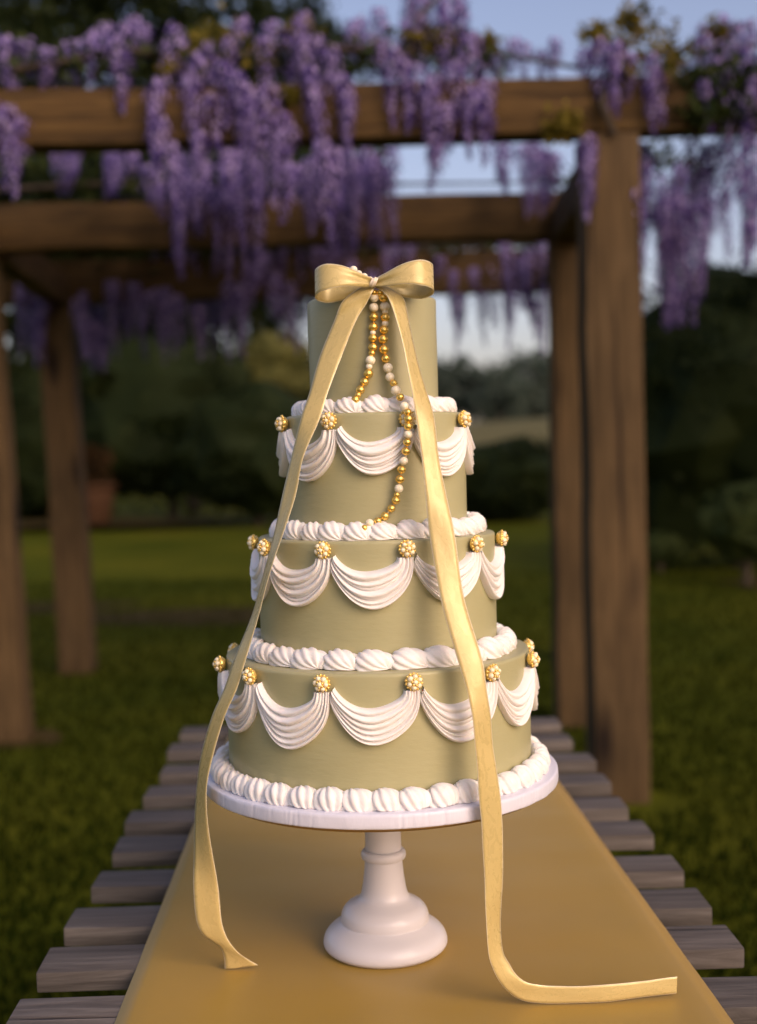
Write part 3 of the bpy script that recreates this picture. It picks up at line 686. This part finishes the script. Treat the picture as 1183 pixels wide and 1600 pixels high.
# piped borders
def shell_mesh(seed, wx, dy, hz, n, twist, amp, pole, tail):
    rng = random.Random(seed)
    nu, nv = 60, 22
    pole = Vector(pole).normalized(); q = Vector((0, 0, 1)).rotation_difference(pole)
    P = np.zeros((nu, nv, 3)); ph0 = rng.random() * 6
    for i in range(nu):
        th = 2 * PI * i / nu
        for j in range(nv):
            ph = PI * j / (nv - 1)
            env = math.sin(ph) ** .55
            c = math.cos(n * th + twist * ph + ph0)
            r = 1 + amp * env * (2 * abs(math.cos((n * th + twist * ph + ph0) / 2)) ** .8 - 1.2) + .07 * noise.noise(Vector((math.cos(th) * 2, math.sin(th) * 2, ph + seed * 3.1))) + .025 * noise.noise(Vector((math.cos(th) * 9, math.sin(th) * 9, ph * 6 + seed)))
            v = q @ Vector((math.sin(ph) * math.cos(th), math.sin(ph) * math.sin(th), math.cos(ph))) * r
            x, y, z = v
            tl = max(0, x) ** 2 * tail
            sq = 1 - .35 * max(0, x) * tail
            P[i, j] = (x * wx / 2 + tl * wx / 2, y * dy / 2 * sq, max(-.42, z * sq - tl * .35) * hz * .62 + hz * .26)
    me = grid_mesh('rosette', P, closed_u=True)
    bm = bmesh.new(); bm.from_mesh(me); bmesh.ops.remove_doubles(bm, verts=bm.verts, dist=1e-6); bmesh.ops.recalc_face_normals(bm, faces=bm.faces); bm.to_mesh(me); bm.free()
    return smooth(me)
rr = random.Random(21)
def border(n, ring, z, dx, meshes, a0, lim=140):
    for k in range(n):
        az = (a0 + 360 * k / n + 180) % 360 - 180
        if abs(az) > lim: continue
        me = meshes[rr.randrange(len(meshes))]
        a = R_(az + rr.uniform(-.9, .9)); s = rr.uniform(.9, 1.1)
        o = link('rosette', me, M['cream'], cake, (dx + ring * math.sin(a), -ring * math.cos(a), z), (rr.uniform(-.08, .08), rr.uniform(-.09, .09), a))
        o.scale = (s, rr.uniform(.94, 1.06), rr.uniform(.93, 1.07))
low = [shell_mesh(s, .0385, .0245, .0238, 11, 2.2 + .5 * (s % 3), .125, (.34 + .08 * (s % 3), -.55, -.75), .16) for s in (1, 2, 3, 13, 14)]
sw1 = [shell_mesh(s, .0450, .026, .0235, 12, 4.6, .115, (.66 + .1 * ((s % 3) - 1), -.62, -.35), .30) for s in (4, 5, 6)]
sw2 = [shell_mesh(s, .0360, .0245, .0228, 12, 4.6, .115, (.66 + .1 * ((s % 3) - 1), -.62, -.35), .28) for s in (7, 8, 9)]
sw3 = [shell_mesh(s, .0365, .0225, .0205, 12, 4.6, .115, (.66 + .1 * ((s % 3) - 1), -.62, -.35), .28) for s in (10, 11, 12)]
border(40, T[0]['r'] + .0095, .0002, T[0]['dx'], low, 1.5)
border(26, T[1]['r'] + .0105, T[0]['z1'], T[1]['dx'], sw1, -2)
border(26, T[2]['r'] + .0105, T[1]['z1'], T[2]['dx'], sw2, 3)
border(18, T[3]['r'] + .0105, T[2]['z1'], T[3]['dx'], sw3, 1)

# swags
def swag_bands(R, H, dt, db, seed):
    rng = random.Random(seed)
    out = []
    cuts = [0, .36 + rng.uniform(-.03, .03), .66 + rng.uniform(-.03, .03), 1.0]
    nu = 44
    for bnd in range(3):
        w0, w1 = cuts[bnd], cuts[bnd + 1] + (.05 if bnd < 2 else 0)
        nr = (2, 2, 3)[bnd]
        rw = [rng.uniform(.6, 1.4) for _ in range(nr)]; tot = sum(rw)
        bs = []; 
        acc = 0
        for q in rw:
            for k in range(7): bs.append(((acc + q * k / 7) / tot, k / 7, q / tot * nr))
            acc += q
        bs.append((1.0, 0.0, 1))
        P = np.zeros((nu + 1, len(bs) + 2, 3))
        for i in range(nu + 1):
            ph = PI * i / nu; sn = math.sin(ph); xn = -math.cos(ph)
            for j in range(len(bs) + 2):
                jj = min(max(j - 1, 0), len(bs) - 1)
                bpos, rp, rwid = bs[jj]
                wv = w0 + (w1 - w0) * bpos
                aL = -H + (.0115 - .0045 * wv) / R
                aR = H + (-.0095 + .0165 * wv) / R
                az = (aL + aR) / 2 + (aR - aL) / 2 * xn
                bl = .42 + .30 * xn + .12 * wv
                S = (bl * sn ** .85 + (1 - bl) * (1 - xn * xn)) ** .86
                zl = -.0065 - .011 * wv * max(0, -xn) ** 3 - .003 * max(0, xn) ** 3
                drop = (dt + (db - dt) * wv) - .0065
                z = zl - (drop + zl + .0065) * S * (1 + .012 * math.sin(3 * ph + seed + bnd))
                env = .6 + .4 * sn ** .7
                h = (.0016 + .0030 * bpos + .0050 * (abs(math.sin(PI * rp)) ** .7) * min(1.3, rwid)) * env + .0022 * max(0, xn) ** 4
                h += (2 - bnd) * .0011
                h += .0005 * noise.noise(Vector((i * .35, jj * .6, seed)))
                if j == 0 or j == len(bs) + 1: h = -.001; z += .0010 * (1 if j == 0 else .6)
                rad = R + h
                P[i, j] = (rad * math.sin(az), -rad * math.cos(az), z)
        me = grid_mesh('frosting_band', P)
        bm = bmesh.new(); bm.from_mesh(me); bmesh.ops.recalc_face_normals(bm, faces=bm.faces); bm.to_mesh(me); bm.free()
        out.append(smooth(me))
    return out
def ico(r, sub=2):
    bm = bmesh.new(); bmesh.ops.create_icosphere(bm, subdivisions=sub, radius=r)
    me = bpy.data.meshes.new('bead'); bm.to_mesh(me); bm.free(); return smooth(me)
pearl_me = ico(.0030, 2); pearl_me.name = 'pearl'
small_gold = ico(.0017, 1)
# gold cluster base, dome facing -y, with small gold granules
def cluster_base():
    bm = bmesh.new(); bmesh.ops.create_uvsphere(bm, u_segments=24, v_segments=14, radius=.0086)
    for v in bm.verts: v.co.y *= .72
    for k in range(14):
        a = k * 2 * PI / 14
        mtx = Matrix.Translation((.0088 * math.cos(a), -.0012, .0088 * math.sin(a)))
        bmesh.ops.create_icosphere(bm, subdivisions=1, radius=.0017, matrix=mtx)
    for k in range(6):
        a = k * PI / 3 + PI / 6
        bmesh.ops.create_icosphere(bm, subdivisions=1, radius=.0016, matrix=Matrix.Translation((.0034 * math.cos(a), -.0072, .0034 * math.sin(a))))
    me = bpy.data.meshes.new('pearl_cluster'); bm.to_mesh(me); bm.free(); return smooth(me)
clus = cluster_base()
for k, t in enumerate(T[:3]):
    H = PI / t['n']
    var = [swag_bands(t['r'], H, t['dt'], t['db'], 10 * k + s) for s in (1, 2, 3, 4, 5)]
    zf = t['z1'] - .0085
    for i in range(t['n']):
        az = (t['az'] + 360 / t['n'] * i + 180) % 360 - 180
        if abs(az) > 140: continue
        a = R_(az)
        c = link('pearl_cluster', clus, M['gold'], cake, (t['dx'] + (t['r'] + .0068) * math.sin(a), -(t['r'] + .0068) * math.cos(a), zf), (rr.uniform(-.1, .1), rr.uniform(0, 1.0), a))
        for q in range(7):
            b_ = q * PI / 3
            loc = (0, -.0068, 0) if q == 6 else (.0058 * math.cos(b_), -.0042, .0058 * math.sin(b_))
            p = link('pearl', pearl_me, M['pearl'], c, loc); s = rr.uniform(.85, 1.08); p.scale = (s, s, s)
        am = R_(az + 180 / t['n'])
        sw = empty('swag', (t['dx'], 0, zf), cake); sw.rotation_euler = (0, 0, am); sw.scale = (1, 1, rr.uniform(.93, 1.06))
        for me in var[rr.randrange(5)]: link('frosting_band', me, M['cream'], sw)

# ================================================================== RIBBON
def catmull(A, k):
    return spl(A, k)
def ribbon_tail(rows, w=.028, k=5, cols=7, sgn=1.0, seed=0):
    """rows: (xl, yl, xr, yr, world depth of the centre, how far the band turns its edge away)"""
    A = []
    for (xl, yl, xr, yr, dy, kf) in rows:
        lat = math.hypot(xr - xl, yr - yl) * (dy + 1.48) / FPX
        dd = kf * math.sqrt(max(0, w * w - lat * lat)) * sgn
        A.append(np.concatenate([at(xl, yl, dy + dd / 2), at(xr, yr, dy - dd / 2)]))
    A = catmull(np.array(A), k)
    n = len(A); P = np.zeros((n, cols, 3)); UV = np.zeros((n, cols, 2)); s = 0
    for i in range(n):
        if i: s += np.linalg.norm((A[i, :3] + A[i, 3:]) / 2 - (A[i - 1, :3] + A[i - 1, 3:]) / 2)
        for j in range(cols):
            u = j / (cols - 1)
            p = A[i, :3] * (1 - u) + A[i, 3:] * u
            rip = .0010 * noise.noise(Vector((u * 1.6, s * 16, seed))) + .0004 * noise.noise(Vector((u * 3, s * 60, seed))) + .0005 * math.sin(u * PI)
            P[i, j] = p + np.array([0, -1, 0]) * rip
            UV[i, j] = (u, s)
    return P, UV
def strip(name, P, UV, parent, th=.0004):
    o = link(name, grid_mesh(name, P - np.array(parent.location), uv=UV), M['satin'], parent)
    md = o.modifiers.new('th', 'SOLIDIFY'); md.thickness = th; md.offset = 0
    return o
K = at(584, 442, -.094)
rib = empty('ribbon_bow', tuple(K)); tag(rib, 'gold satin ribbon bow with two long tails hanging over the cake', 'ribbon')
LT = [(574, 444, 587, 447, -.0925, 0), (552, 456, 581, 458, -.0945, .3), (533, 474, 573, 474, -.094, .3), (522, 502, 556, 502, -.094, .5), (499.5, 557, 534, 557, -.098, .5), (483.7, 613, 512.5, 613, -.107, .5),
      (470, 654, 500, 654, -.115, .5), (455, 715, 474, 715, -.113, .7), (441, 775, 462, 775, -.112, .7), (427.6, 836, 442, 836, -.113, .8), (418.6, 871, 429.6, 871, -.114, .8), (406, 917, 416, 917, -.112, .9), (393, 963, 404, 963, -.110, .9),
      (365.6, 1031, 384, 1031, -.112, .8), (350, 1077, 370, 1077, -.112, .8), (331, 1120, 351, 1120, -.105, .8), (314, 1181, 333, 1181, -.098, .9), (307, 1232, 323, 1232, -.094, 1), (304, 1283, 324.5, 1283, -.092, 1),
      (303, 1333, 332, 1333, -.09, .9), (302, 1384, 341, 1384, -.086, .6), (306, 1435, 346, 1435, -.082, .2), (316, 1459, 351, 1456, -.079, 0), (331, 1470, 360, 1474, -.075, 0), (344, 1480, 374, 1490, -.070, 0), (350, 1496, 389, 1500, -.065, 0), (351, 1516, 403, 1508, -.0605, 0)]
P, UV = ribbon_tail(LT, sgn=1.0, seed=1)
P[:, :, 2] = np.maximum(P[:, :, 2], RT + .0015)
strip('tail', P, UV, rib)
RTL = [(583, 447, 597, 444, -.0925, 0), (598, 455, 617, 455, -.0945, .3), (608, 468, 631.6, 468, -.095, .6), (620, 501.6, 639, 501.6, -.097, .7), (630, 539, 647, 539, -.100, .7), (637, 576, 656, 576, -.106, .7), (644, 613, 667, 613, -.114, .6),
       (650, 654, 679, 654, -.126, .5), (659, 715, 686, 715, -.134, .4), (665, 775, 698, 775, -.143, .4), (671, 836, 711, 836, -.153, .4), (685, 917, 722, 917, -.166, .4), (695, 962, 733, 962, -.174, .4), (715, 1031, 754, 1031, -.186, .4),
       (728.7, 1077, 760.6, 1077, -.191, .4), (738, 1120, 767, 1120, -.193, .5), (742, 1162, 770, 1162, -.194, .5), (746, 1202, 776, 1202, -.195, .5), (748, 1243, 782, 1243, -.196, .5), (752, 1284, 785, 1284, -.196, .5), (754, 1325, 786, 1325, -.195, .5), (757, 1370, 786, 1370, -.193, .6), (758, 1407, 784, 1407, -.191, .7),
       (760, 1447, 782.5, 1447, -.186, .8), (763, 1488, 786, 1486, -.184, .7), (768.6, 1510, 796, 1506, -.183, .5), (779, 1532, 807, 1523, -.182, .3), (795, 1551, 822, 1534, -.179, .1), (815, 1563, 838, 1538, -.176, 0), (847, 1568, 860, 1540, -.1735, 0), (904, 1567.5, 904, 1541, -.1735, 0), (953, 1565, 953, 1538, -.1715, 0), (1006, 1558, 1006, 1533, -.1655, 0), (1040, 1554, 1041, 1528, -.162, 0), (1057, 1552, 1058.5, 1526, -.160, 0)]
P, UV = ribbon_tail(RTL, sgn=-1.0, seed=2)
P[:, :, 2] = np.maximum(P[:, :, 2], RT + .0010)
strip('tail', P, UV, rib)
def loop(sg, length, rise, tiltdeg, seed):
    n, cols = 64, 9
    pl = spl([(0, -.001), (.010, -.008), (.026, -.0165), (.044, -.0185), (.0575, -.013), (.0645, -.001), (.0625, .013), (.050, .022), (.030, .020), (.011, .009), (0, .003)], 7)
    n = len(pl); P = np.zeros((n, cols, 3)); UV = np.zeros((n, cols, 2)); s = 0
    for i in range(n):
        a, bq = pl[i]
        if i: s += math.hypot(*(pl[i] - pl[i - 1]))
        q = a / .0645
        hw = .0042 + .0105 * min(1, q * 1.25) ** .8
        cz = rise * q ** 1.3 + .002 * math.sin(PI * q)
        for j in range(cols):
            u = j / (cols - 1) * 2 - 1
            fold = .0022 * math.exp(-(q / .45) ** 2) * math.cos(u * 5.0 + seed)
            z = cz + u * hw - (bq + .008) * .25 * min(1, q * 2)
            P[i, j] = (sg * a * length, bq - u * hw * math.tan(R_(tiltdeg)) + fold, z)
            UV[i, j] = (j / (cols - 1), s)
    return P + K, UV
for sg, ln, rise, tl in ((-1, 1.0, .0030, -16), (1, 1.02, .0058, -14)):
    P, UV = loop(sg, ln, rise, tl, sg); 
    P[:, :, 2] += 0
    strip('bow_loop', P, UV, rib)
# knot: a small band wrapped round the middle
n, cols = 28, 9
P = np.zeros((n, cols, 3)); UV = np.zeros((n, cols, 2))
for i in range(n):
    t = 2 * PI * i / n
    for j in range(cols):
        u = j / (cols - 1) * 2 - 1
        rr_ = 1 + .10 * math.cos(u * 7) - .22 * u * u
        ct, st_ = math.cos(t), math.sin(t)
        P[i, j] = (u * .0036 + .0020 * st_, -.0045 + .0058 * ct * rr_, .0056 * st_ * rr_)
        UV[i, j] = (.1 + .8 * j / (cols - 1), t * .006)
ko = link('knot', grid_mesh('knot', P, closed_u=True, uv=UV), M['knot'], rib)

# ================================================================== BEAD GARLAND
gar = empty('bead_garland', tuple(at(590, 470, -.085))); tag(gar, 'strand of gold and ivory beads draped from the bow', 'bead garland')
bead_me = ico(1.0, 3); bead_me2 = ico(1.0, 3)
Z1 = lambda x, y: (480 + x * .18597, 390 + y * .18597)
Z2 = lambda x, y: (420 + x * .30431, 380 + y * .30431)
S1 = [(563, 360, 26, 1), (563, 402, 38, 0), (560, 485, 38, 0), (560, 565, 37, 1), (556, 650, 38, 1), (552, 698, 24, 0), (553, 742, 36, 1), (553, 820, 38, 1), (545, 870, 28, 1), (532, 932, 40, 0), (521, 982, 27, 0), (515, 1042, 38, 1), (482, 1112, 35, 1), (447, 1178, 36, 1), (428, 1222, 26, 1), (405, 1262, 34, 1)]
S2 = [(612, 362, 28, 1), (640, 402, 38, 1), (652, 480, 40, 0), (655, 522, 24, 0), (656, 571, 38, 1), (655, 622, 27, 0), (645, 674, 36, 1), (638, 752, 38, 1), (645, 838, 38, 1), (660, 915, 36, 1), (678, 993, 39, 0), (695, 1070, 36, 0), (728, 1122, 31, 1), (745, 1182, 39, 0), (782, 1240, 32, 1)]
S3 = [(697, 838, 23, 0), (714, 868, 20, 1), (717, 902, 21, 1), (715, 940, 21, 1), (716, 982, 22, 0), (711, 1022, 20, 1), (704, 1068, 21, 1), (693, 1118, 22, 0), (682, 1163, 21, 1), (674, 1212, 22, 1), (668, 1260, 22, 0), (658, 1292, 15, 1), (653, 1320, 21, 1), (630, 1362, 20, 1), (597, 1402, 21, 1), (560, 1426, 19, 1), (518, 1436, 20, 0), (490, 1462, 16, 1)]
S0 = [(300, 188, 26, 0), (345, 176, 28, 0), (390, 168, 33, 0), (435, 202, 28, 0), (480, 226, 30, 0), (528, 252, 27, 0), (560, 285, 26, 1)]
def put(c, r, kind):
    o = link('bead', bead_me2 if kind else bead_me, M['gold_bead'] if kind else M['pearl_bead'], gar, Vector(c) - gar.location)
    o.scale = (r, r, r * rr.uniform(.93, 1.0)); o.rotation_euler = (rr.uniform(-.4, .4), rr.uniform(-.4, .4), 0)
thread = []
def chain(lst, zf, scale, radf):
    pts = []
    for k, (x, y, r, kind) in enumerate(lst):
        px, py = zf(x, y); rad = radf(k, px, py)
        c = at_cyl(px, py, rad, CX0 + .002)
        put(c, r * scale * 1.07 * (c[1] + 1.48) / FPX, kind); pts.append(tuple(Vector(c) - gar.location))
    thread.append((pts, [.0007] * len(pts)))
def lerp_tab(tab, y):
    for (a, b), (c, d) in zip(tab, tab[1:]):
        if y <= c: return b + (d - b) * max(0, (y - a)) / (c - a)
    return tab[-1][1]
chain(S1, Z1, .18597, lambda k, x, y: lerp_tab([(455, .090), (470, .084), (480, .0825), (595, .0830), (612, .088), (640, .092)], y))
tabR = [(455, .090), (470, .085), (480, .0830), (580, .086), (610, .100), (625, .112), (640, .123), (655, .129), (675, .128), (710, .123), (750, .118), (800, .1125), (815, .117), (830, .125)]
chain(S2, Z1, .18597, lambda k, x, y: lerp_tab(tabR, y))
chain(S3, Z2, .30431, lambda k, x, y: lerp_tab(tabR, y))
pts = []
for k, (x, y, r, kind) in enumerate(S0):
    px, py = Z1(x, y); c = at(px, py, -.066 - .004 * k)
    put(c, r * .18597 * (c[1] + 1.48) / FPX, kind); pts.append(tuple(Vector(c) - gar.location))
thread.append((pts, [.0007] * len(pts)))
link('thread', tubes_mesh('thread', thread, 5), M['thread'], gar)
